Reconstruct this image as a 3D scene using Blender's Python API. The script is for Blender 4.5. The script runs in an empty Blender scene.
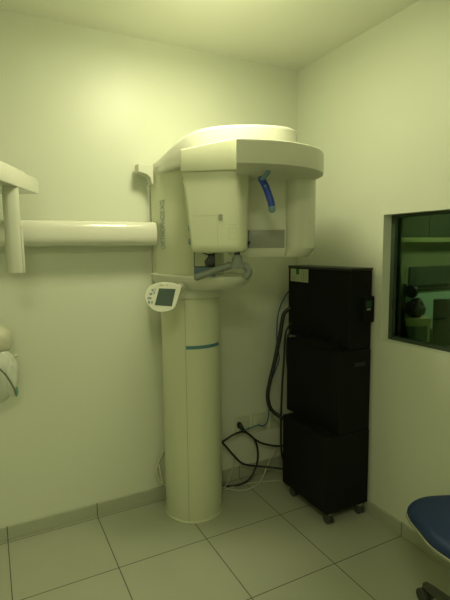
import bpy, bmesh, math, random
from mathutils import Vector, Matrix, noise
random.seed(4)
SC = bpy.context.scene
COL = SC.collection
PI = math.pi

# ------------------------------------------------------------------ materials
def mat(name, color, rough=0.5, metal=0.0, coat=0.0, bump=0.0, bscale=60, var=0.0, emit=None, estr=0, spec=0.5):
    m = bpy.data.materials.new(name); m.use_nodes = True
    nt = m.node_tree; b = nt.nodes['Principled BSDF']
    b.inputs['Base Color'].default_value = (*color, 1)
    b.inputs['Roughness'].default_value = rough
    b.inputs['Metallic'].default_value = metal
    b.inputs['Coat Weight'].default_value = coat
    b.inputs['Coat Roughness'].default_value = 0.1
    b.inputs['Specular IOR Level'].default_value = spec
    if emit:
        b.inputs['Emission Color'].default_value = (*emit, 1); b.inputs['Emission Strength'].default_value = estr
    if bump or var:
        tc = nt.nodes.new('ShaderNodeTexCoord'); n = nt.nodes.new('ShaderNodeTexNoise')
        n.inputs['Scale'].default_value = bscale; n.inputs['Detail'].default_value = 4
        nt.links.new(tc.outputs['Object'], n.inputs['Vector'])
        if bump:
            bp = nt.nodes.new('ShaderNodeBump'); bp.inputs['Strength'].default_value = bump; bp.inputs['Distance'].default_value = 0.003
            nt.links.new(n.outputs['Fac'], bp.inputs['Height']); nt.links.new(bp.outputs['Normal'], b.inputs['Normal'])
        if var:
            r = nt.nodes.new('ShaderNodeMix'); r.data_type = 'RGBA'
            r.inputs['A'].default_value = (*[c*(1-var) for c in color], 1); r.inputs['B'].default_value = (*[min(1, c*(1+var)) for c in color], 1)
            nt.links.new(n.outputs['Fac'], r.inputs['Factor']); nt.links.new(r.outputs['Result'], b.inputs['Base Color'])
    return m

M = {}
M['wall'] = mat('wall_paint', (.72, .755, .62), .42, bump=.06, bscale=90, var=.015, spec=.45)
M['ceil'] = mat('ceiling_paint', (.84, .86, .73), .6, bump=.04, bscale=60)
M['white'] = mat('machine_white', (.78, .79, .68), .16, coat=.5, var=.01, bscale=3)
M['white2'] = mat('machine_white_matt', (.70, .72, .60), .38, var=.01, bscale=4)
M['cream'] = mat('machine_cream', (.66, .69, .50), .34, var=.015, bscale=4)
M['seam'] = mat('seam_grey', (.30, .32, .24), .6, var=.05)
M['grey'] = mat('handle_grey', (.20, .23, .20), .45, bump=.05, var=.05)
M['panelgrey'] = mat('panel_grey', (.30, .32, .27), .35, var=.08, bscale=120)
M['black'] = mat('cabinet_black', (.004, .0045, .0035), .65, spec=.2, bump=.12, bscale=300, var=.15)
M['cable'] = mat('cable_black', (.012, .013, .013), .45, var=.1)
M['bluecable'] = mat('cable_blue', (.03, .13, .24), .5, var=.1)
M['whitecable'] = mat('cable_white', (.54, .56, .42), .5, var=.1)
M['blue'] = mat('blue_plastic', (.01, .05, .42), .35, var=.1)
M['paleblue'] = mat('pale_blue_plastic', (.16, .28, .36), .4, var=.1)
M['stripe'] = mat('stripe_blue', (.09, .22, .27), .4, var=.05)
M['knob'] = mat('knob_blue', (.15, .25, .36), .4, var=.1)
M['print'] = mat('print_blue_grey', (.33, .38, .38), .5, var=.05)
M['lcd'] = mat('lcd_screen', (.065, .10, .085), .2, var=.06, bscale=20)
M['key'] = mat('key_grey', (.20, .26, .30), .5, var=.05)
M['orange'] = mat('print_orange', (.45, .33, .05), .5, var=.05)
M['seat'] = mat('seat_blue', (.008, .028, .10), .55, bump=.2, bscale=200, var=.15)
M['shell'] = mat('seat_shell_beige', (.30, .32, .22), .5, var=.05)
M['darkgrey'] = mat('stool_plastic', (.06, .065, .05), .5, var=.1)
M['rubber'] = mat('caster_rubber', (.05, .055, .045), .5, var=.1)
M['chrome'] = mat('caster_metal', (.30, .32, .27), .35, metal=.6, var=.05)
M['paper'] = mat('paper', (.52, .56, .40), .7, var=.04, bscale=40)
M['green'] = mat('green_print', (.02, .16, .05), .6, var=.05)
M['ink'] = mat('ink', (.16, .19, .14), .7, var=.05)
M['outlet'] = mat('outlet_plastic', (.62, .66, .50), .35, var=.02)
M['frame'] = mat('window_frame_dark', (.045, .065, .045), .35, var=.1)
M['wrap'] = mat('wrap_white', (.68, .72, .62), .35, bump=.5, bscale=25, var=.08)
M['wrapcap'] = mat('wrap_cap', (.62, .62, .46), .45, bump=.4, bscale=25, var=.08)
M['teal'] = mat('teal_mark', (.15, .33, .24), .5, var=.1)
M['crease'] = mat('dark_strap', (.16, .19, .13), .6, var=.1)
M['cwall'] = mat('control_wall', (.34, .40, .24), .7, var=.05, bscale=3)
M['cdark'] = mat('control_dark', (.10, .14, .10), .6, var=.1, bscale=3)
M['cstrip'] = mat('control_strip', (.50, .56, .28), .5, var=.05)
M['cteal'] = mat('control_teal', (.38, .58, .50), .5, var=.05, bscale=5)
M['cblack'] = mat('control_black', (.008, .01, .01), .5, var=.1)
M['carton'] = mat('control_carton', (.55, .58, .30), .7, var=.08, bscale=10)
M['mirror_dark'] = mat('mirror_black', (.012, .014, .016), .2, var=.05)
M['mirror_reflection'] = mat('reflection_pale', (.50, .53, .36), .2, var=.03)  # reflected tones of the mirror, given as base colour
M['reflection_blue'] = mat('reflection_blue', (.10, .17, .23), .3, var=.05)
M['lamp'] = mat('lamp_diffuser', (.9, .9, .85), .5, emit=(.93, 1, .72), estr=2, var=.01)
M['lampbody'] = mat('lamp_body', (.7, .7, .65), .5, var=.02)

def glass():
    m = bpy.data.materials.new('green_lead_glass'); m.use_nodes = True
    nt = m.node_tree; nt.nodes.clear()
    o = nt.nodes.new('ShaderNodeOutputMaterial'); t = nt.nodes.new('ShaderNodeBsdfTransparent'); g = nt.nodes.new('ShaderNodeBsdfGlossy')
    mx = nt.nodes.new('ShaderNodeMixShader'); fr = nt.nodes.new('ShaderNodeFresnel'); fr.inputs['IOR'].default_value = 1.5
    n = nt.nodes.new('ShaderNodeTexNoise'); n.inputs['Scale'].default_value = 6
    r = nt.nodes.new('ShaderNodeMix'); r.data_type = 'RGBA'
    r.inputs['A'].default_value = (.52, .60, .44, 1); r.inputs['B'].default_value = (.56, .64, .48, 1)
    nt.links.new(n.outputs['Fac'], r.inputs['Factor']); nt.links.new(r.outputs['Result'], t.inputs['Color'])
    g.inputs['Roughness'].default_value = .03; g.inputs['Color'].default_value = (.6, .75, .6, 1)
    nt.links.new(fr.outputs[0], mx.inputs[0]); nt.links.new(t.outputs[0], mx.inputs[1]); nt.links.new(g.outputs[0], mx.inputs[2])
    nt.links.new(mx.outputs[0], o.inputs[0]); return m
M['glass'] = glass()

S = 0.458; X0 = -0.4568; Y0 = -0.4861
def tile_mat(name, use_y=True, skirting=False):
    m = bpy.data.materials.new(name); m.use_nodes = True
    nt = m.node_tree; b = nt.nodes['Principled BSDF']; L = nt.links.new
    tc = nt.nodes.new('ShaderNodeNewGeometry'); sp = nt.nodes.new('ShaderNodeSeparateXYZ'); L(tc.outputs['Position'], sp.inputs[0])
    def mth(op, a, bb=None):
        n = nt.nodes.new('ShaderNodeMath'); n.operation = op
        for i, v in enumerate((a, bb)):
            if v is None: continue
            if isinstance(v, (int, float)): n.inputs[i].default_value = v
            else: L(v, n.inputs[i])
        return n.outputs[0]
    def line(s, off):
        a = mth('DIVIDE', mth('SUBTRACT', s, off), S)
        f = mth('SUBTRACT', a, mth('FLOOR', mth('ADD', a, .5)))
        return mth('MULTIPLY', mth('ABSOLUTE', f), S)
    dx, dy = line(sp.outputs[0], X0), line(sp.outputs[1], Y0)
    d = mth('MINIMUM', dx, dy)
    if skirting: d = dx if skirting == 'x' else dy
    g = mth('LESS_THAN', d, .0023)
    n = nt.nodes.new('ShaderNodeTexNoise'); n.inputs['Scale'].default_value = 4; n.inputs['Detail'].default_value = 6
    L(tc.outputs['Position'], n.inputs['Vector'])
    r = nt.nodes.new('ShaderNodeMix'); r.data_type = 'RGBA'
    base = (.43, .455, .345) if not skirting else (.43, .455, .345)
    r.inputs['A'].default_value = (*[c*.93 for c in base], 1); r.inputs['B'].default_value = (*[c*1.05 for c in base], 1)
    L(n.outputs['Fac'], r.inputs['Factor'])
    q = nt.nodes.new('ShaderNodeMix'); q.data_type = 'RGBA'; q.inputs['B'].default_value = (.085, .09, .06, 1)
    L(g, q.inputs['Factor']); L(r.outputs['Result'], q.inputs['A']); L(q.outputs['Result'], b.inputs['Base Color'])
    b.inputs['Roughness'].default_value = .38
    bp = nt.nodes.new('ShaderNodeBump'); bp.inputs['Strength'].default_value = .4; bp.inputs['Distance'].default_value = .002; bp.invert = True
    L(g, bp.inputs['Height']); L(bp.outputs['Normal'], b.inputs['Normal'])
    return m
M['floor'] = tile_mat('floor_tiles'); M['skx'] = tile_mat('skirting_tiles', skirting='x'); M['sky'] = tile_mat('skirting_tiles_side', skirting='y')

# ------------------------------------------------------------------ mesh helpers
def V(*a): return Vector(a)
def box(bm, x0, x1, y0, y1, z0, z1):
    c = [bm.verts.new(p) for p in ((x0,y0,z0),(x1,y0,z0),(x1,y1,z0),(x0,y1,z0),(x0,y0,z1),(x1,y0,z1),(x1,y1,z1),(x0,y1,z1))]
    for f in ((0,3,2,1),(4,5,6,7),(0,1,5,4),(1,2,6,5),(2,3,7,6),(3,0,4,7)): bm.faces.new([c[i] for i in f])
def loft(bm, rings, caps=True):
    rs = [[bm.verts.new(p) for p in r] for r in rings]
    n = len(rs[0])
    for a, b in zip(rs, rs[1:]):
        for i in range(n): bm.faces.new((a[i], a[(i+1) % n], b[(i+1) % n], b[i]))
    if caps: bm.faces.new(list(reversed(rs[0]))); bm.faces.new(rs[-1])
def smooth_path(pts, n=8, closed=False):
    pts = [Vector(p) for p in pts]; out = []
    N = len(pts)
    for i in range(N if closed else N-1):
        if closed: p0, p1, p2, p3 = pts[i-1], pts[i], pts[(i+1) % N], pts[(i+2) % N]
        else: p0, p1, p2, p3 = pts[max(i-1, 0)], pts[i], pts[i+1], pts[min(i+2, N-1)]
        for k in range(n):
            t = k/n
            out.append(.5*((2*p1)+(p2-p0)*t+(2*p0-5*p1+4*p2-p3)*t*t+(3*p1-p0-3*p2+p3)*t**3))
    if not closed: out.append(pts[-1])
    return out
def tube(bm, pts, r, seg=12, n=8, smooth=True, radii=None):
    P = smooth_path(pts, n) if smooth else [Vector(p) for p in pts]
    rings = []; up = None
    for i, p in enumerate(P):
        t = (P[min(i+1, len(P)-1)]-P[max(i-1, 0)]).normalized()
        if up is None:
            up = t.cross(V(0, 0, 1));
            if up.length < .1: up = t.cross(V(1, 0, 0))
            up.normalize()
        up = (up - t*up.dot(t)).normalized(); s = t.cross(up)
        rr = r if radii is None else radii(i/(len(P)-1))
        rings.append([p+(up*math.cos(a)+s*math.sin(a))*rr for a in [2*PI*k/seg for k in range(seg)]])
    # rounded ends
    t0 = (P[0]-P[1]).normalized(); t1 = (P[-1]-P[-2]).normalized()
    a = [P[0]+(v-P[0])*.6+t0*(rings[0][0]-P[0]).length*.6 for v in rings[0]]
    b = [P[-1]+(v-P[-1])*.6+t1*(rings[-1][0]-P[-1]).length*.6 for v in rings[-1]]
    loft(bm, [a]+rings+[b])
def srect(cx, cy, rx, ry, e=4, n=48):
    out = []
    for k in range(n):
        a = 2*PI*k/n; c, s = math.cos(a), math.sin(a)
        out.append((cx+rx*math.copysign(abs(c)**(2/e), c), cy+ry*math.copysign(abs(s)**(2/e), s)))
    return out
def prism(bm, outline, z0, z1, f=None):
    f = f or (lambda x, y, z: V(x, y, z))
    loft(bm, [[f(x, y, z0) for x, y in outline], [f(x, y, z1) for x, y in outline]])
def scaled(o, s):
    cx = sum(p[0] for p in o)/len(o); cy = sum(p[1] for p in o)/len(o)
    return [(cx+(x-cx)*s, cy+(y-cy)*s) for x, y in o]
def inset(o, d):
    cx = sum(p[0] for p in o)/len(o); cy = sum(p[1] for p in o)/len(o)
    w = (max(p[0] for p in o)-min(p[0] for p in o))/2; h = (max(p[1] for p in o)-min(p[1] for p in o))/2
    return [(cx+(x-cx)*(w-d)/w, cy+(y-cy)*(h-d)/h) for x, y in o]
def slab(bm, o, z0, z1, r=.006, seg=4, rb=None):
    """upright prism with rounded top and bottom rims"""
    rb = r if rb is None else rb
    rings = []
    for k in range(seg+1):
        a = PI/2*k/seg; rings.append([V(x, y, z0+rb*(1-math.sin(a))) for x, y in inset(o, rb*(1-math.cos(a)))][:] if False else [V(x, y, z0+rb*(1-math.cos(a))) for x, y in inset(o, rb*(1-math.sin(a)))])
    for k in range(seg, -1, -1):
        a = PI/2*k/seg; rings.append([V(x, y, z1-r*(1-math.cos(a))) for x, y in inset(o, r*(1-math.sin(a)))])
    loft(bm, rings)
def make(name, bm, m, parent=None, bevel=0, seg=3, ang=40, **props):
    bmesh.ops.remove_doubles(bm, verts=bm.verts, dist=1e-6)
    bmesh.ops.recalc_face_normals(bm, faces=bm.faces)
    if bevel:
        es = [e for e in bm.edges if len(e.link_faces) == 2 and e.calc_face_angle(0) > math.radians(30)]
        bmesh.ops.bevel(bm, geom=es, offset=bevel, segments=seg, profile=.5, affect='EDGES', clamp_overlap=True)
    flat = props.get('kind') == 'structure'
    for f in bm.faces: f.smooth = not flat and len(f.verts) <= 8
    for e in bm.edges:
        if len(e.link_faces) == 2 and e.calc_face_angle(0) > math.radians(ang): e.smooth = False
    me = bpy.data.meshes.new(name)
    if parent is not None: bm.transform(parent_world(parent).inverted())
    bm.to_mesh(me); bm.free()
    me.materials.append(m)
    o = bpy.data.objects.new(name, me); COL.objects.link(o)
    if parent is not None: o.parent = parent
    for k, v in props.items(): o[k] = v
    return o
def parent_world(p):
    m = Matrix.Identity(4)
    while p is not None:
        m = p.matrix_basis @ m; p = p.parent
    return m
def thing(name, label, cat, loc=(0, 0, 0), group=None):
    o = bpy.data.objects.new(name, None); COL.objects.link(o); o.location = loc; o.empty_display_size = .05
    o['label'] = label; o['category'] = cat; o['kind'] = 'thing'
    if group: o['group'] = group
    return o
def B(): return bmesh.new()
def boxo(name, m, parent, x0, x1, y0, y1, z0, z1, bevel=.002, **p):
    bm = B(); box(bm, x0, x1, y0, y1, z0, z1); return make(name, bm, m, parent, bevel, **p)
def text_obj(name, s, size, m, mw, parent, depth=.0006):
    cu = bpy.data.curves.new(name, 'FONT'); cu.body = s; cu.size = size; cu.extrude = depth; cu.align_x = 'CENTER'; cu.align_y = 'CENTER'
    t = bpy.data.objects.new(name+'_c', cu); COL.objects.link(t)
    dg = bpy.context.evaluated_depsgraph_get()
    me = bpy.data.meshes.new_from_object(t.evaluated_get(dg)); bpy.data.objects.remove(t)
    me.name = name; me.materials.clear(); me.materials.append(m)
    me.transform(parent_world(parent).inverted() @ mw)
    o = bpy.data.objects.new(name, me); COL.objects.link(o); o.parent = parent; return o

# ------------------------------------------------------------------ the room
H = 2.619
XL, YF = -3.3, -3.7
def struct(name, bm, m, bevel=0, parent=None):
    return make(name, bm, m, parent, bevel, **({'kind': 'structure'}))
bm = B(); box(bm, XL, 0, YF, 0, -.1, 0); struct('floor', bm, M['floor'])
bm = B(); box(bm, XL-.12, .12, YF-.12, .12, H, H+.1); struct('ceiling', bm, M['ceil'])
bm = B(); box(bm, XL-.12, 0, 0, .12, -.1, H); struct('wall_back', bm, M['wall'])
bm = B(); box(bm, XL-.12, XL, YF, 0, -.1, H); struct('wall_left', bm, M['wall'])
bm = B(); box(bm, XL-.12, .12, YF-.12, YF, -.1, H); struct('wall_front', bm, M['wall'])
WY0, WY1, WZ0, WZ1 = -1.95, -.752, 1.003, 1.660
bm = B()
box(bm, 0, .12, WY1, .67, -.1, H); box(bm, 0, .12, YF, WY0, -.1, H)
box(bm, 0, .12, WY0, WY1, -.1, WZ0); box(bm, 0, .12, WY0, WY1, WZ1, H)
struct('wall_right', bm, M['wall'])
bm = B(); box(bm, XL, 0, -.013, 0, 0, .075); struct('baseboard_back', bm, M['skx'], .002)
bm = B(); box(bm, -.013, 0, YF, -.013, 0, .070); struct('baseboard_right', bm, M['sky'], .002)
# window: frame set back in the reveal, green pane
wr = bpy.data.objects.new('window_1', None); COL.objects.link(wr); wr.location = (.08, WY1, WZ0); wr['kind'] = 'structure'
bm = B(); fx0, fx1, fw = .055, .10, .028
box(bm, fx0, fx1, WY1-fw, WY1, WZ0, WZ1); box(bm, fx0, fx1, WY0, WY0+fw, WZ0, WZ1)
box(bm, fx0, fx1, WY0+fw, WY1-fw, WZ0, WZ0+fw*.6); box(bm, fx0, fx1, WY0+fw, WY1-fw, WZ1-fw*.5, WZ1)
make('window_frame', bm, M['frame'], wr, .002)
bm = B(); box(bm, .074, .080, WY0+fw, WY1-fw, WZ0+fw*.6, WZ1-fw*.5); make('window_pane', bm, M['glass'], wr)

# control room beyond the glass
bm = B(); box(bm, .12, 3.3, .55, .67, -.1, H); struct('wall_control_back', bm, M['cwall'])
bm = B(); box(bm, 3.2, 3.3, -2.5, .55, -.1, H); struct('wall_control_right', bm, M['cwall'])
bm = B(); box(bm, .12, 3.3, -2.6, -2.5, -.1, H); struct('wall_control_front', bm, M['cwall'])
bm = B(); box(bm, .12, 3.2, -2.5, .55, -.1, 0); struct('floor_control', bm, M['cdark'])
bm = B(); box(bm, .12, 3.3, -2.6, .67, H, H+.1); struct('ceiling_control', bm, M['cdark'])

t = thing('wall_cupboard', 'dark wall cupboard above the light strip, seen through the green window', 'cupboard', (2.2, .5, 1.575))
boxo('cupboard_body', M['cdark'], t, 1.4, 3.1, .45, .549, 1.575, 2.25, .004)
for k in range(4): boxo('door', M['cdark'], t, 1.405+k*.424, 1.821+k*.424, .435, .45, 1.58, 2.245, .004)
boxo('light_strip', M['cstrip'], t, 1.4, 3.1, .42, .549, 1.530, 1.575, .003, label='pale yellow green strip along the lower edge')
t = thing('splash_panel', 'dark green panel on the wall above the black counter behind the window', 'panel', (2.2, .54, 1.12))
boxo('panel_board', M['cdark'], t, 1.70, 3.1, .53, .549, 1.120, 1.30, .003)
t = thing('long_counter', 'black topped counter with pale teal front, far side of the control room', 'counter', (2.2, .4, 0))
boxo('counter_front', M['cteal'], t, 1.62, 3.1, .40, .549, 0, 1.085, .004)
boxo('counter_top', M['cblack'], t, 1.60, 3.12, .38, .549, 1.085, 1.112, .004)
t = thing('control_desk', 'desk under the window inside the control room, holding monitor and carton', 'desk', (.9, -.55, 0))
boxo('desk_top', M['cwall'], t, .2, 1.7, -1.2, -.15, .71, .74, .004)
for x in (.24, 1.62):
    for y in (-1.16, -.24): boxo('leg', M['cdark'], t, x, x+.05, y, y+.05, 0, .71, .002)
t = thing('monitor', 'black computer monitor seen from behind through the green window', 'monitor', (1.05, -.42, .74))
a = V(.86, -.51, 0)
def fr(o, ax, ay):
    ax = Vector(ax).normalized(); ay = Vector(ay).normalized(); az = ax.cross(ay)
    m = Matrix.Identity(4)
    for i in range(3): m[i][0], m[i][1], m[i][2], m[i][3] = ax[i], ay[i], az[i], o[i]
    return m
mm = fr((.90, -.375, .74), (.866, -.50, 0), (.50, .866, 0))
bm = B(); box(bm, 0, .50, 0, .03, .06, .39); bm.transform(mm); make('screen_housing', bm, M['cblack'], t, .006)
bm = B(); box(bm, .2, .3, -.03, 0, .015, .20); bm.transform(mm); make('stand', bm, M['cblack'], t, .004)
bm = B(); prism(bm, srect(.25, .0, .12, .09, 2.5), .001, .016); bm.transform(mm); make('base', bm, M['cblack'], t)
t = thing('carton', 'pale yellow open carton on the desk behind the window, left of the monitor', 'box', (.62, -.42, .74))
mm = fr((.545, -.40, .74), (.888, -.46, 0), (.46, .888, 0))
bm = B(); box(bm, 0, .185, .0, .004, .001, .285); box(bm, 0, .185, .12, .124, .001, .285); box(bm, 0, .004, .004, .12, .001, .285); box(bm, .181, .185, .004, .12, .001, .285); box(bm, .004, .181, .004, .12, .001, .006); bm.transform(mm); make('box_walls', bm, M['cdark'], t)
bm = B(); box(bm, -.006, .20, -.006, .130, .235, .286); bm.transform(mm); make('rim_band', bm, M['carton'], t, .003, label='pale yellow band around the rim')
bm = B(); box(bm, .176, .192, -.005, .0, .01, .236); bm.transform(mm); make('edge_strip', bm, M['carton'], t, .001)
t = thing('dark_bundle', 'dark lumpy bundle with small rounded top on the carton behind the window', 'bundle', (.66, -.37, 1.03))
for nm, c, r in (('lower_lump', (.682, -.395, 1.085), .062), ('upper_lump', (.660, -.375, 1.195), .042)):
    bm = B(); bmesh.ops.create_icosphere(bm, subdivisions=4, radius=r)
    for v in bm.verts:
        v.co *= 1+.28*noise.noise(v.co*28+V(*c)*9); v.co += V(*c)
    make(nm, bm, M['cblack'], t)
bm = B(); tube(bm, [(.60, -.36, 1.02), (.60, -.36, 1.12), (.615, -.36, 1.24)], .016); make('upright_stem', bm, M['cblack'], t)
t = thing('desk_bag', 'small dark rounded bag between the carton and the monitor behind the window', 'bag', (.85, -.36, .74))
bm = B(); bmesh.ops.create_icosphere(bm, subdivisions=4, radius=.075)
for v in bm.verts:
    v.co.z *= 1.45; v.co.x *= .75; v.co.y *= .5; v.co *= 1+.12*noise.noise(v.co*20); v.co.z = max(v.co.z, -.1); v.co += V(.845, -.36, .842)
make('bag_body', bm, M['cblack'], t)
bm = B(); tube(bm, [(.82, -.36, .93), (.825, -.36, .985), (.865, -.36, .985), (.87, -.36, .93)], .005, 8); make('handle', bm, M['cblack'], t)

# ------------------------------------------------------------------ panoramic x-ray machine
XM = thing('panoramic_xray_machine', 'large white dental panoramic x-ray machine on a floor column with ceph arm', 'x-ray machine', (-.843, -.185, 0))
CA = V(-.84, -.62, 0); AX = V(.888, -.46, 0).normalized(); BX = V(-.46, -.888, 0).normalized()
def W(a, b, z): return CA+AX*a+BX*b+V(0, 0, z)
RM = fr(CA, AX, -BX)     # local x=a, y=-b
# lower column
cc = (-.852, -.185); R = .163
bm = B(); slab(bm, srect(cc[0], cc[1], R, R, 2, 96), 0.0, 1.34, .004, 2)
col = make('lower_column', bm, M['cream'], XM, ang=60)
def arc_patch(nm, a0, a1, z0, z1, r, m, par, n=24):
    bm = B(); rings = []
    for k in range(n+1):
        an = a0+(a1-a0)*k/n; c, s = math.cos(an), math.sin(an)
        rings.append([V(cc[0]+q*c, cc[1]+q*s, z) for q, z in ((r-.002, z0), (r+.0012, z0), (r+.0012, z1), (r-.002, z1))])
    loft(bm, rings); return make(nm, bm, m, par)
arc_patch('colour_stripe', math.radians(237), math.radians(312), .972, .990, R, M['stripe'], col)
bm = B(); an = math.radians(236.2)
arc_patch('column_seam', math.radians(236), math.radians(236.6), .01, 1.33, R, M['seam'], col, 2); bm.free()
bm = B(); slab(bm, srect(cc[0], cc[1], R+.004, R+.004, 2, 96), 0, .012, .003); make('base_ring', bm, M['cream'], XM)
# carriage
bm = B(); co_ = [(-1.012, -.03), (-1.004, -.09), (-.988, -.15), (-.968, -.22), (-.938, -.29), (-.89, -.35), (-.82, -.385), (-.75, -.37), (-.70, -.30), (-.68, -.20), (-.675, -.03)]
o = [(p.x, p.y) for p in smooth_path([(x, y, 0) for x, y in co_], 5)]; slab(bm, o, 1.345, 1.915, .003)
car = make('upper_carriage', bm, M['cream'], XM, ang=50)
# brand text up the carriage side, reads from bottom to top
tn = V(-.965, -.26, 0).normalized()
text_obj('brand_lettering', 'ORTHOPHOS XG', .060, M['print'], fr(V(-.988, -.150, 1.625)+tn*.0016, (0, 0, 1), V(0, 0, 1).cross(tn)*-1) @ Matrix.Diagonal((.56, 1, 1, 1)), car)
# overhead boom
bm = B()
pts = [(-1.0, -.03), (-1.0, -.2), (-.985, -.35), (-.95, -.48), (-.88, -.585), (-.78, -.66), (-.66, -.705), (-.56, -.71), (-.49, -.665), (-.455, -.57), (-.46, -.43), (-.51, -.27), (-.58, -.13), (-.62, -.03)]
o = pts
rings = []
def ztop(y):
    t = min(1, max(0, (-y-.03)/.55)); return 1.967+.083*t*t*(3-2*t)
def boomring(d, z0=None, top=None):
    r = []
    for x, y in inset(smooth_outline, d):
        r.append(V(x, y, z0 if top is None else ztop(y)+top))
    return r
smooth_outline = [(p.x, p.y) for p in smooth_path([(x, y, 0) for x, y in pts[:-1]], 5)]+[pts[-1]]
loft(bm, [boomring(.01, 1.897), boomring(.003, 1.90), boomring(0, 1.907), boomring(0, top=-.018), boomring(.003, top=-.008), boomring(.009, top=-.002), boomring(.018, top=0)])
make('overhead_boom', bm, M['white'], XM, ang=60)
# small bracket behind the boom
bm = B()
side = [(-1.10, 1.945), (-1.05, 1.945), (-1.018, 1.945), (-1.018, 1.84), (-1.027, 1.845), (-1.036, 1.88), (-1.055, 1.893), (-1.08, 1.90), (-1.10, 1.903)]
loft(bm, [[V(x, -.03, z) for x, z in side], [V(x, -.10, z) for x, z in side]])
make('rear_bracket', bm, M['white2'], XM, .003)
# rotor left cover
bm = B()
fo = [(-.207, 1.828), (.04, 1.834), (.04, 1.966), (-.02, 1.960), (-.10, 1.945), (-.16, 1.932), (-.207, 1.924)]
loft(bm, [[W(a, .10, z) for a, z in fo], [W(a-.02, -.12, z-.004) for a, z in fo]])
make('rotor_cover', bm, M['cream'], XM, .006, 3)
# rotor disc
bm = B(); Rd = .428; fb = lambda b: b*(.86 if b > 0 else 1)
o = [(.030, fb(math.sqrt(Rd**2-.035**2)))]
for k in range(1, 60):
    an = math.radians(85.3-k*(85.3+128)/59); o.append((Rd*math.cos(an), fb(Rd*math.sin(an))))
o += [(-.19, -.14), (-.19, .04), (.035, .05)]
loft(bm, [[W(a, b, z) for a, b in oo] for oo, z in ((inset(o, .001), 1.817), (o, 1.819), (o, 1.898), (inset(o, .002), 1.904), (inset(o, .008), 1.908))])
disc = make('rotor_disc', bm, M['white2'], XM, ang=35)
# sensor housing
bm = B(); rings = []
def sens(z, d=0):
    t = (1.835-z)/.36; t = max(0, min(1, t))
    l = -.206+.040*t**.8+d; r = .094-.010*t-d; f = .088-d; bk = -.05+d
    q = []
    cr = .05
    for k in range(9):
        an = math.radians(90-90*k/8); q.append((r-cr+cr*math.cos(an), f-cr+cr*math.sin(an)))
    for k in range(5):
        an = math.radians(-90*k/4); q.append((r-.02+.02*math.cos(an), bk+.02+.02*math.sin(an)))
    for k in range(5):
        an = math.radians(-90-90*k/4); q.append((l+.02+.02*math.cos(an), bk+.02+.02*math.sin(an)))
    for k in range(5):
        an = math.radians(180-90*k/4); q.append((l+.012+.012*math.cos(an), f-.012+.012*math.sin(an)))
    return [W(a, b, z) for a, b in q]
zs = [1.835-.02*i for i in range(17)]+[1.50]
rings = [sens(z) for z in zs]+[sens(1.489, .003), sens(1.482, .009), sens(1.478, .018)]
loft(bm, rings); sb = make('sensor_housing', bm, M['cream'], XM, ang=50)
# housing details
bm = B(); prism(bm, [(-.045, 1.646), (-.026, 1.646), (-.026, 1.620), (-.045, 1.620)], .0875, .0895, lambda x, y, z: W(x, z, y)); make('indicator', bm, M['seam'], sb)
def linebox(a0, a1, z0, z1, nm='panel_joint'):
    bm = B(); prism(bm, [(a0, z0), (a1, z0), (a1, z1), (a0, z1)], .0872, .0885, lambda x, y, z: W(x, z, y)); return bm
bm = B()
for a0, a1, z0, z1 in ((-.155, -.05, 1.640, 1.6415), (-.05, -.0485, 1.49, 1.6415), (-.155, .03, 1.4975, 1.4985)):
    prism(bm, [(a0, z0), (a1, z0), (a1, z1), (a0, z1)], .0872, .0884, lambda x, y, z: W(x, z, y))
jm = mat('joint_line', (.48, .50, .36), .5, var=.03); make('panel_joint', bm, jm, sb)
bm = B()
for a0, a1, z0, z1 in ((.0, .037, 1.600, 1.6012), (.0, .037, 1.585, 1.5862), (.0, .037, 1.534, 1.5352), (.0, .0012, 1.534, 1.585), (.0358, .037, 1.534, 1.585)):
    prism(bm, [(a0, z0), (a1, z0), (a1, z1), (a0, z1)], .0872, .0884, lambda x, y, z: W(x, z, y))
make('small_hatch', bm, jm, sb)
for zc in (1.590, 1.528):
    bm = B(); mm = fr(W(-.176, .04, zc), BX, V(0, 0, 1))
    prism(bm, srect(0, 0, .012, .014, 3, 20), -.024, .006); bm.transform(mm)
    k = make('blue_knob', bm, M['knob'], sb, .002)
# tube head
bm = B()
plan = [(-.02, -.10), (.02, -.10), (.10, -.10), (.18, -.10), (.25, -.10), (.274, -.10), (.280, -.096), (.283, -.080), (.305, -.060), (.335, -.052), (.38, -.065), (.412, -.095), (.427, -.14), (.424, -.19), (.40, -.24), (.35, -.28), (.28, -.30), (.1, -.30), (.0, -.29), (-.02, -.26)]
o = [(p.x, p.y) for p in smooth_path([(x, y, 0) for x, y in plan], 3, True)]
loft(bm, [[W(a, b, z) for a, b in oo] for oo, z in ((inset(o, .045), 1.452), (inset(o, .038), 1.454), (inset(o, .004), 1.489), (o, 1.494), (o, 1.83))])
th = make('tube_head', bm, M['white2'], XM, ang=35)
bm = B(); prism(bm, [(.095, 1.497), (.270, 1.497), (.270, 1.582), (.095, 1.582)], -.102, -.094, lambda x, y, z: W(x, z, y)); make('beam_window', bm, M['panelgrey'], th, .001, label='grey rectangular panel low on the tube head')
bm = B(); prism(bm, [(.085, 1.515), (.103, 1.515), (.103, 1.530), (.085, 1.530)], -.10, -.07, lambda x, y, z: W(x, z, y)); make('latch', bm, M['mirror_dark'], th, .002)
bm = B(); prism(bm, [(.094, 1.497), (.0975, 1.497), (.0975, 1.582), (.094, 1.582)], -.10, -.09, lambda x, y, z: W(x, z, y)); make('panel_edge', bm, M['mirror_dark'], th)
bm = B()
for a0, a1, z0, z1 in ((.315, .375, 1.62, 1.6212), (.315, .3162, 1.52, 1.62)):
    prism(bm, [(a0, z0), (a1, z0), (a1, z1), (a0, z1)], -.0555, -.050, lambda x, y, z: W(x, z, y))
bm.free()
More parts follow.
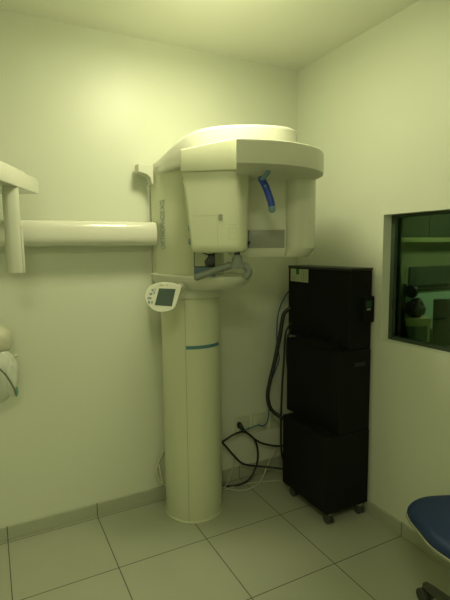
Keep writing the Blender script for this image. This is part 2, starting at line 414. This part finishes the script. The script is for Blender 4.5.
# hanging temple support: pale hinge then blue strip
bm = B(); tube(bm, [(-.775, -.86, 1.822), (-.776, -.858, 1.812), (-.780, -.85, 1.802), (-.784, -.815, 1.784)], .010, 10)
ts = make('temple_support', bm, M['paleblue'], XM)
bm = B(); tube(bm, [(-.782, -.812, 1.790), (-.768, -.824, 1.757), (-.757, -.832, 1.72), (-.750, -.840, 1.69), (-.748, -.843, 1.672)], .0155, 14)
bs = make('blue_strip', bm, M['blue'], ts, label='bright blue curved plastic strip')
bm = B(); tube(bm, [(-.748, -.843, 1.674), (-.747, -.844, 1.655)], .015, 14, 2); make('strip_tip', bm, M['paleblue'], ts)
bm = B(); bmesh.ops.create_icosphere(bm, subdivisions=2, radius=.006, matrix=Matrix.Translation((-.776, -.836, 1.757))); make('strip_rivet', bm, M['paleblue'], bs)
# chin tray
bm = B(); rings = []
o = [(-1.042, -.08), (-1.042, -.18), (-1.03, -.30), (-1.00, -.42), (-.945, -.53), (-.87, -.60), (-.78, -.615), (-.70, -.58), (-.655, -.50), (-.645, -.38), (-.65, -.2), (-.66, -.08)]
o = [(p.x, p.y) for p in smooth_path([(x, y, 0) for x, y in o], 6)]
def tr(s, z, dy=0): return [V(-.84+(x+.84)*s, -.12+(y+.12)*s+dy, z) for x, y in o]
loft(bm, [tr(.55, 1.286), tr(.70, 1.288), tr(.82, 1.298), tr(.91, 1.314), tr(.965, 1.333), tr(.99, 1.350), tr(1, 1.358), tr(.997, 1.363), tr(.98, 1.365), tr(.955, 1.360)])
tray = make('chin_rest_tray', bm, M['white2'], XM, ang=60)
# collar under the tray
bm = B(); slab(bm, srect(-.852, -.20, .166, .168, 2.2, 64), 1.24, 1.30, .008); make('column_collar', bm, M['white2'], XM)
# mirror plate standing on the tray, its reflection painted as flat coloured shapes
mr = None
def plate(nm, pts, b0, b1, m, par, bevel=0, **k):
    bm = B(); prism(bm, pts, b0, b1, lambda x, y, z: W(x, z, y)); return make(nm, bm, m, par, bevel, **k)
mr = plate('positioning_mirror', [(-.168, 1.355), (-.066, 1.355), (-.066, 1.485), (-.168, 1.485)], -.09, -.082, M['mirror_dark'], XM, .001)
plate('mirror_reflection', [(-.164, 1.412), (-.164, 1.482), (-.142, 1.481), (-.098, 1.462), (-.117, 1.436), (-.113, 1.412)], -.083, -.0805, M['mirror_reflection'], mr, label='pale shape of the reflection painted on the mirror')
plate('reflection_edge', [(-.100, 1.470), (-.069, 1.474), (-.069, 1.482), (-.138, 1.483)], -.083, -.0805, M['mirror_reflection'], mr)
plate('reflection_band', [(-.166, 1.357), (-.068, 1.357), (-.068, 1.406), (-.166, 1.406)], -.083, -.080, M['reflection_blue'], mr, label='blue grey band of the painted reflection along the bottom')
# patient handle
bm = B(); hb = .05
hp = [(-.150, 1.366), (-.106, 1.382), (-.053, 1.402), (.0, 1.417), (.045, 1.422), (.070, 1.417), (.088, 1.402), (.090, 1.382), (.074, 1.366)]
tube(bm, [W(a, hb, z) for a, z in hp], .0162, 16); hd = make('patient_handle', bm, M['grey'], XM)
bm = B(); rings = []
for z, wa, wb, ca in ((1.405, .034, .020, .037), (1.418, .033, .022, .037), (1.438, .026, .020, .037), (1.460, .019, .018, .038), (1.472, .014, .015, .038), (1.482, .012, .013, .038)):
    rings.append([W(ca+x, hb+y, z) for x, y in srect(0, 0, wa, wb, 3, 24)])
loft(bm, rings); hm = make('handle_mount', bm, M['grey'], hd)
bm = B(); loft(bm, [[W(.038+x, hb+.008+y, z) for x, y in srect(0, 0, .013, .014, 3, 20)] for z in (1.467, 1.481)]); make('mount_collar', bm, M['mirror_dark'], hm)
bm = B(); rings = []
for q, s in ((.0, .0185), (.014, .0185)):
    c = W(-.012+q, hb, 1.4155+q*.2); rings.append([c+V(0, 0, 1)*math.sin(x)*s+BX*math.cos(x)*s for x in [2*PI*k/20 for k in range(20)]])
loft(bm, rings); make('grip_ring', bm, M['grey'], hd)
# control panel
px = .00463
PC = V(-1.126, -.508, 1.276)
PM = fr(PC, V(.875, -.484, .0), V(.10, .16, .98)-V(.875, -.484, 0)*0)
def pp(u, v): return ((u-205)*.1*px, -(v-215)*.1*px)
ol = [(20, 210), (30, 160), (60, 115), (105, 85), (160, 70), (230, 64), (310, 76), (385, 104), (382, 150), (362, 215), (342, 285), (322, 325), (285, 350), (215, 366), (150, 360), (95, 335), (50, 290), (27, 250)]
oo = [(p.x, p.y) for p in smooth_path([(*pp(*q), 0) for q in ol], 4, True)]
bm = B()
loft(bm, [[V(x, y, z) for x, y in scaled(oo, s)] for s, z in ((.80, -.028), (.93, -.022), (1.0, -.008), (1.0, .0), (.985, .004), (.96, .0055))])
bm.transform(PM); pad = make('control_panel', bm, M['white'], XM, ang=50)
def padpoly(nm, pts, h, m, **k):
    bm = B(); loft(bm, [[V(*pp(u, v), z) for u, v in pts] for z in (.004, .0055+h)]); bm.transform(PM); return make(nm, bm, m, pad, **k)
padpoly('display_screen', [(165, 128), (332, 136), (296, 308), (124, 296)], .001, M['lcd'], label='dark grey green square display')
for u, v, w, h in ((100, 145, 9, 11), (126, 140, 5, 9), (84, 184, 13, 10), (117, 172, 6, 13), (62, 224, 9, 9), (82, 226, 8, 9), (68, 266, 9, 12), (97, 268, 7, 11)):
    padpoly('button', [(u-w, v-h), (u+w, v-h), (u+w, v+h), (u-w, v+h)], .0012, M['key'])
padpoly('orange_mark', [(168, 92), (210, 93), (210, 101), (168, 100)], .0006, M['orange'])
padpoly('pilot_mark', [(240, 94), (252, 94), (248, 102), (243, 102)], .0006, M['key'])
bm = B(); tube(bm, [PM @ V(.05, 0, -.02), (-1.04, -.46, 1.295), (-.99, -.40, 1.31), (-.95, -.36, 1.32)], .024, 14); make('panel_arm', bm, M['white'], XM)
# ceph arm: rounded beam to the left
bm = B(); rings = []
bz, by = 1.579, -.08
for x, s in ((-1.016, 1), (-1.6, 1), (-2.55, 1), (-2.56, .9)):
    rings.append([V(x, by+y*s, bz+z*s) for y, z in srect(0, 0, .052, .064, 2.6, 40)])
loft(bm, rings); beam = make('cephalometric_arm', bm, M['white'], XM, ang=50)
# ceph head
u1 = V(.39, .92, 0).normalized(); u2 = V(-.92, .39, 0).normalized()
E0 = V(-1.606, -.205, 0)
bm = B()
def cp(s, w, z): return E0-u1*s+u2*w+V(0, 0, z)
o = [(0, 0), (.75, 0), (.75, .30), (.02, .30)]
loft(bm, [[cp(s, w, z) for s, w in [(0, 0), (.75, 0), (.75, .30), (0, .30)]] for z in (1.754, 1.822)])
ch = make('cephalostat_head', bm, M['white'], beam, .004)
bm = B(); loft(bm, [[cp(s, w, z) for s, w in [(.12, .02), (.73, .02), (.73, .28), (.12, .28)]] for z in (1.82, 1.838)]); make('head_cover', bm, M['white'], beam, .006)
bm = B(); slab(bm, srect(-1.737, -.42, .031, .030, 2.6, 32), 1.402, 1.756, .006); po = make('ear_rod_post', bm, M['white2'], beam)
bm = B(); box(bm, -1.708, -1.699, -.437, -.40, 1.405, 1.60); make('post_rail', bm, M['white'], beam, .002)
bm = B(); box(bm, -1.95, -1.865, -.22, -.06, 1.58, 1.76); make('head_neck', bm, M['white2'], beam, .008)

# ------------------------------------------------------------------ black cabinet
CB = thing('equipment_cabinet', 'tall black three-tier equipment cabinet on casters in the room corner', 'cabinet', (-.16, -.5, 0))
def tap(nm, x0, x1, y0, y1, z0, z1, m=None, bev=.006):
    return boxo(nm, m or M['black'], CB, x0, x1, y0, y1, z0, z1, bev)
lo = tap('lower_section', -.315, -.02, -.712, -.30, .072, .500)
mi = tap('middle_section', -.242, -.02, -.709, -.235, .500, .952)
up = tap('upper_section', -.172, -.02, -.705, -.150, .952, 1.383)
bm = B(); box(bm, -.174, -.018, -.707, -.148, 1.372, 1.386); make('top_lid', bm, mat('lid_black', (.02, .022, .018), .4, var=.1), up, .003)
# sloping shoulders between the sections
bm = B(); loft(bm, [[V(-.242, -.30, .952), V(-.242, -.66, .952), V(-.172, -.66, .952), V(-.172, -.30, .952)], [V(-.180, -.30, .990), V(-.180, -.60, .975), V(-.172, -.60, .975), V(-.172, -.30, .990)]]); make('shoulder', bm, M['black'], mi, .004)
bm = B(); box(bm, -.176, -.150, -.62, -.56, .955, 1.03); make('latch', bm, M['black'], up, .006)
bm = B(); box(bm, -.138, -.062, -.7115, -.700, .862, .884); make('grip_slot', bm, M['cblack'], mi, .003, label='dark recessed grip near the top')
bm = B(); box(bm, -.088, -.012, -.718, -.695, 1.095, 1.235); ga = make('side_unit', bm, M['black'], up, .006)
bm = B(); box(bm, -.075, -.035, -.7195, -.717, 1.178, 1.212); make('green_sticker', bm, mat('sticker_dark_green', (.01, .05, .025), .6, var=.1), ga)
bm = B(); box(bm, -.068, -.042, -.7198, -.717, 1.162, 1.172); make('white_mark', bm, M['panelgrey'], ga)
# casters
def caster(x, y):
    bm = B(); 
    for s in (-1, 1):
        loft(bm, [[V(x+s*.012+q, y+math.cos(a)*r, .028+math.sin(a)*r) for a in [2*PI*k/20 for k in range(20)]] for q, r in ((-.007, .024), (-.004, .028), (.004, .028), (.007, .024))])
    c = make('caster', bm, M['rubber'], CB)
    bm = B(); prism(bm, srect(x, y+.006, .022, .024, 2, 20), .050, .074); make('caster_fork', bm, M['chrome'], c, .002)
for x, y in ((-.268, -.676), (-.055, -.682), (-.268, -.36), (-.055, -.36)): caster(x, y)
lb = thing('paper_notice', 'pale printed paper with green block taped to top of black cabinet side', 'paper', (-.1735, -.27, 1.33))
bm = B(); box(bm, -.1752, -.1735, -.352, -.178, 1.291, 1.368); make('sheet', bm, M['paper'], lb)
bm = B(); box(bm, -.1758, -.1750, -.265, -.235, 1.335, 1.368); make('green_block', bm, M['green'], lb)
for k in range(4): boxo('printed_line', M['ink'], lb, -.1756, -.1750, -.342+k*.016, -.339+k*.016, 1.297, 1.362, 0)
for k in range(3): boxo('printed_line', M['ink'], lb, -.1756, -.1750, -.225+k*.013, -.223+k*.013, 1.300, 1.325, 0)

# ------------------------------------------------------------------ wall outlets
def outlet(x0, x1, z0, z1, label, holes=True):
    t = thing('wall_outlet', label, 'outlet', ((x0+x1)/2, 0, (z0+z1)/2), 'outlets low on the back wall')
    bm = B(); box(bm, x0, x1, -.010, 0, z0, z1); make('cover_plate', bm, M['outlet'], t, .003)
    xc, zc = (x0+x1)/2, (z0+z1)/2
    bm = B(); mm = fr((xc, -.010, zc), (1, 0, 0), (0, 0, 1)); prism(bm, srect(0, 0, .020, .030, 3, 24), -.003, .004); bm.transform(mm); s = make('socket', bm, M['outlet'], t)
    return t
outlet(-.480, -.375, .285, .408, 'wall outlet nearest the white column, black plug pushed in')
outlet(-.352, -.245, .285, .408, 'middle wall outlet with blue cable crossing it')
outlet(-.215, -.110, .285, .408, 'wall outlet closest to the black cabinet')

# ------------------------------------------------------------------ cables
def cable(name, label, pts, r, m, cat='cable', group=None, plug=None):
    bm = B(); tube(bm, pts, r, 10, 8)
    o = make(name, bm, m)
    o['label'] = label; o['category'] = cat; o['kind'] = 'thing'
    if group: o['group'] = group
    return o
G = 'cables beside the black cabinet'
cable('power_cable', 'thickest black cable bowing out from the side of the black cabinet', [(-.150, -.172, 1.129), (-.204, -.15, 1.083), (-.234, -.15, .952), (-.271, -.15, .796), (-.315, -.15, .641), (-.323, -.15, .545), (-.285, -.16, .461), (-.20, -.24, .405), (-.16, -.30, .40)], .0125, M['cable'], group=G)
cable('power_cable', 'slim black cable hanging nearly straight behind the cabinet edge', [(-.160, -.184, 1.035), (-.21, -.18, .972), (-.224, -.18, .795), (-.238, -.18, .603), (-.245, -.18, .341), (-.240, -.19, .172), (-.20, -.22, .08), (-.14, -.26, .012)], .0065, M['cable'], group=G)
cable('power_cable', 'short black cable curving tight against the cabinet middle tier', [(-.160, -.184, 1.000), (-.209, -.20, .948), (-.222, -.21, .861), (-.218, -.22, .732), (-.19, -.24, .63), (-.17, -.262, .60)], .0065, M['cable'], group=G)
cable('network_cable', 'thin blue cable trailing down from cabinet top across the outlets to the column', [(-.120, -.178, 1.28), (-.143, -.08, 1.191), (-.189, -.06, 1.064), (-.196, -.06, .867), (-.18, -.06, .765), (-.25, -.06, .607), (-.257, -.06, .44), (-.273, -.06, .361), (-.311, -.06, .342), (-.342, -.06, .354), (-.439, -.06, .34), (-.512, -.06, .328), (-.605, -.06, .288), (-.66, -.06, .255)], .0042, M['bluecable'])
pc = thing('plugged_power_cord', 'black power cord with plug in the outlet nearest the column', 'cord', (-.463, -.02, .361))
bm = B(); tube(bm, [(-.455, -.045, .355), (-.426, -.06, .32), (-.36, -.06, .258), (-.305, -.06, .221), (-.203, -.06, .182), (-.12, -.10, .178), (-.10, -.28, .178)], .0065, 10); make('cord', bm, M['cable'], pc)
bm = B(); tube(bm, [(-.452, -.012, .352), (-.463, -.030, .372), (-.455, -.048, .352), (-.445, -.054, .337)], .014, 12, radii=lambda t: .018-.008*t); make('plug', bm, M['cable'], pc)
cable('looped_cable', 'black cable making one wide loop from behind the column down to the floor', [(-.668, -.075, .285), (-.615, -.08, .305), (-.523, -.08, .338), (-.451, -.08, .336), (-.385, -.085, .275), (-.365, -.095, .195), (-.385, -.11, .11), (-.45, -.12, .035), (-.54, -.10, .010), (-.64, -.05, .008), (-.70, -.03, .008)], .0065, M['cable'])
cable('sagging_cable', 'black cable sagging diagonally from the column to the cabinet foot', [(-.668, -.07, .33), (-.64, -.08, .318), (-.60, -.08, .285), (-.524, -.08, .187), (-.46, -.08, .125), (-.36, -.10, .095), (-.26, -.16, .085), (-.18, -.26, .085)], .0065, M['cable'])
cable('white_cable', 'white cable rising off the floor in a curve up behind the loops', [(-.19, -.05, .16), (-.25, -.07, .11), (-.32, -.09, .02), (-.365, -.125, .006), (-.403, -.158, .006), (-.505, -.171, .006), (-.58, -.12, .006), (-.66, -.02, .02)], .004, M['whitecable'], group='white cables on the floor tiles')
cable('white_cable', 'white cable lying flat on the tiles from column to cabinet', [(-.652, -.118, .005), (-.537, -.10, .005), (-.435, -.113, .005), (-.309, -.152, .005), (-.185, -.2, .005), (-.12, -.25, .005)], .0035, M['whitecable'], group='white cables on the floor tiles')
cable('white_cable', 'short white cable slanting down the wall beside the column', [(-.50, -.04, .19), (-.52, -.05, .12), (-.555, -.06, .05), (-.60, -.08, .006), (-.66, -.07, .006)], .0035, M['whitecable'], group='white cables on the floor tiles')
cable('coiled_lead', 'small pale coiled lead hanging behind the left side of the column', [(-.985, -.055, .32), (-1.00, -.035, .27), (-1.022, -.03, .215), (-1.018, -.035, .15), (-.995, -.05, .12), (-1.005, -.045, .18), (-1.012, -.04, .24), (-1.0, -.045, .15), (-.98, -.05, .10)], .008, M['whitecable'], 'lead')

# ------------------------------------------------------------------ wrapped bundle on wall hook at left
wb = thing('wrapped_bundle', 'white plastic-wrapped bundle hanging on the wall at the left photo edge', 'bundle', (-1.84, -.12, 1.1))
def lump(nm, c, rad, m, k=.12, sc=9, sub=4):
    bm = B(); bmesh.ops.create_icosphere(bm, subdivisions=sub, radius=1)
    for v in bm.verts:
        n = v.co.copy(); q = 1+k*noise.noise(n*1.7+V(*c)*sc)+.04*noise.noise(n*6)
        v.co = V(c[0]+n.x*rad[0]*q, c[1]+n.y*rad[1]*q, c[2]+n.z*rad[2]*q)
    return make(nm, bm, m, wb)
lump('wrap_body', (-1.848, -.115, .925), (.105, .085, .165), M['wrap'])
lump('upper_cap', (-1.848, -.115, 1.075), (.095, .082, .085), M['wrapcap'], .05)
lump('fold', (-1.778, -.155, .905), (.032, .03, .10), M['wrap'], .2)
lump('teal_patch', (-1.753, -.150, .826), (.010, .012, .026), M['teal'], .1, 9, 3)
lump('loose_tab', (-1.745, -.13, .995), (.012, .008, .009), M['wrapcap'], .1, 9, 3)
bm = B(); tube(bm, [(-1.86, -.20, 1.0), (-1.80, -.205, .935), (-1.765, -.195, .86), (-1.757, -.185, .83)], .004, 8); make('strap', bm, M['crease'], wb)
bm = B(); tube(bm, [(-1.86, 0, 1.17), (-1.86, -.10, 1.16), (-1.86, -.125, 1.175), (-1.86, -.125, 1.20)], .006, 8)
hk = make('wall_hook', bm, M['chrome']); hk['label'] = 'metal hook on the wall holding the wrapped bundle'; hk['category'] = 'hook'; hk['kind'] = 'thing'
bm = B(); tube(bm, [(-1.83, -.115, 1.10), (-1.845, -.115, 1.15), (-1.86, -.115, 1.172), (-1.875, -.115, 1.15), (-1.86, -.115, 1.10)], .004, 8); make('hanging_loop', bm, M['wrap'], wb)

# ------------------------------------------------------------------ blue stool
ST = thing('blue_stool', 'rolling stool with dark blue padded seat in the lower right corner', 'stool', (-.31, -1.60, 0))
so = [(-.482, -1.380), (-.46, -1.352), (-.41, -1.335), (-.34, -1.338), (-.25, -1.375), (-.17, -1.42), (-.11, -1.49), (-.085, -1.58), (-.11, -1.72), (-.18, -1.82), (-.29, -1.86), (-.40, -1.83), (-.48, -1.76), (-.535, -1.68), (-.552, -1.60), (-.545, -1.52), (-.515, -1.45), (-.495, -1.400)]
so = [(p.x, p.y) for p in smooth_path([(x, y, 0) for x, y in so], 4, True)]
def sr(d, z): return [V(x, y, z) for x, y in inset(so, d)]
bm = B(); loft(bm, [sr(.012, 0.465), sr(.003, 0.472), sr(0, 0.485), sr(.002, 0.498), sr(.010, 0.509), sr(.026, 0.516), sr(.05, 0.519), sr(.12, 0.518)]); make('seat', bm, M['seat'], ST, ang=70)
bm = B(); loft(bm, [sr(.09, 0.435), sr(.03, 0.446), sr(.004, 0.460), sr(-.004, 0.468), sr(-.004, 0.475), sr(.004, 0.477)]); make('seat_shell', bm, M['shell'], ST, ang=60, label='beige moulded shell under the seat')
bm = B(); tube(bm, [(-.31, -1.60, .44), (-.31, -1.60, .10)], .024, 20, 2, radii=lambda t: .03 if t < .45 else .018); make('gas_column', bm, M['darkgrey'], ST)
bm = B(); slab(bm, srect(-.31, -1.60, .05, .05, 2, 32), .07, .125, .01); make('base_hub', bm, M['darkgrey'], ST)
a0 = math.atan2(.29, .035)
for k in range(5):
    an = a0+k*2*PI/5; d = V(math.cos(an), math.sin(an), 0); s = V(-d.y, d.x, 0); c = V(-.31, -1.60, 0)
    bm = B(); rr = []
    for q, hw, zt, zb in ((.03, .024, .118, .08), (.14, .022, .108, .075), (.26, .019, .092, .066), (.305, .015, .084, .064)):
        p = c+d*q; rr.append([p-s*hw+V(0, 0, zb), p+s*hw+V(0, 0, zb), p+s*hw*.8+V(0, 0, zt), p-s*hw*.8+V(0, 0, zt)])
    loft(bm, rr); lg = make('base_leg', bm, M['darkgrey'], ST, .006)
    bm = B(); w = c+d*.30
    for sg in (-1, 1):
        loft(bm, [[w+s*(sg*.016+q)+d*math.cos(x)*r+V(0, 0, .029+math.sin(x)*r) for x in [2*PI*j/20 for j in range(20)]] for q, r in ((-.009, .022), (-.006, .028), (.006, .028), (.009, .022))])
    cs = make('caster', bm, M['rubber'], lg)
    bm = B(); loft(bm, [[w+s*q+d*math.cos(x)*.014+V(0, 0, .046+math.sin(x)*.014) for x in [2*PI*j/16 for j in range(16)]] for q in (-.008, .008)]); make('caster_hood', bm, M['darkgrey'], cs)

# ------------------------------------------------------------------ lamps
LX, LY = -1.0, -.775
def fixture(x, y, h, label):
    lt = thing('ceiling_light', label, 'ceiling light', (x, y, H))
    bm = B(); box(bm, x-h, x+h, y-h, y+h, H-.05, H); make('fixture_body', bm, M['lampbody'], lt, .004)
    bm = B(); box(bm, x-h+.015, x+h-.015, y-h+.015, y+h-.015, H-.062, H-.05); make('diffuser', bm, M['lamp'], lt, .004)
fixture(LX, LY, .14, 'square white ceiling light fixture right above the x-ray machine')
fixture(-2.1, -2.9, .3, 'larger square ceiling light fixture added near the front wall for fill')  # unseen fixture put in to carry the fill light
def area(name, loc, size, power, color, rot=(0, 0, 0), spread=PI):
    l = bpy.data.lights.new(name, 'AREA'); l.shape = 'RECTANGLE'; l.size = size[0]; l.size_y = size[1]; l.energy = power; l.color = color; l.spread = spread
    o = bpy.data.objects.new(name, l); COL.objects.link(o); o.location = loc; o.rotation_euler = rot; return o
LC = (1.03, .99, .61)
area('ceiling_lamp', (LX, LY, H-.07), (.25, .25), 9.5, LC)
area('front_fill', (-2.1, -2.9, H-.07), (.55, .55), 15.5, LC)  # soft frontal fill added behind the camera
l = bpy.data.lights.new('lamp_glow', 'POINT'); l.energy = 5.8; l.color = LC; l.shadow_soft_size = .12
o = bpy.data.objects.new('lamp_glow', l); COL.objects.link(o); o.location = (LX, LY-.03, H-.13)
area('control_lamp', (1.9, -.9, 2.5), (.6, .6), 30, (.92, 1, .75))
w = bpy.data.worlds.new('world'); SC.world = w; w.use_nodes = True
w.node_tree.nodes['Background'].inputs[0].default_value = (.02, .022, .015, 1)

# ------------------------------------------------------------------ camera (solved from the tile grid and room edges)
yaw, pitch, roll = -.4763, -.1136, -.0105
cy, sy = math.cos(yaw), math.sin(yaw)
F = V(-sy*math.cos(pitch), cy*math.cos(pitch), math.sin(pitch)); Rt = V(cy, sy, 0); U = Rt.cross(F)
c, s = math.cos(roll), math.sin(roll)
r2 = Rt*c+U*s; u2_ = -Rt*s+U*c
cam = bpy.data.cameras.new('camera'); co = bpy.data.objects.new('camera', cam); COL.objects.link(co)
m = Matrix.Identity(4)
for i in range(3): m[i][0], m[i][1], m[i][2] = r2[i], u2_[i], -F[i]
m[0][3], m[1][3], m[2][3] = -1.8385, -2.5125, 1.5
co.matrix_world = m
cam.sensor_fit = 'VERTICAL'; cam.sensor_height = 36; cam.lens = 36*458.73/600; cam.clip_start = .05
SC.camera = co
SC.view_settings.view_transform = 'Standard'; SC.view_settings.look = 'None'
SC.view_settings.exposure = 0; SC.view_settings.gamma = 1
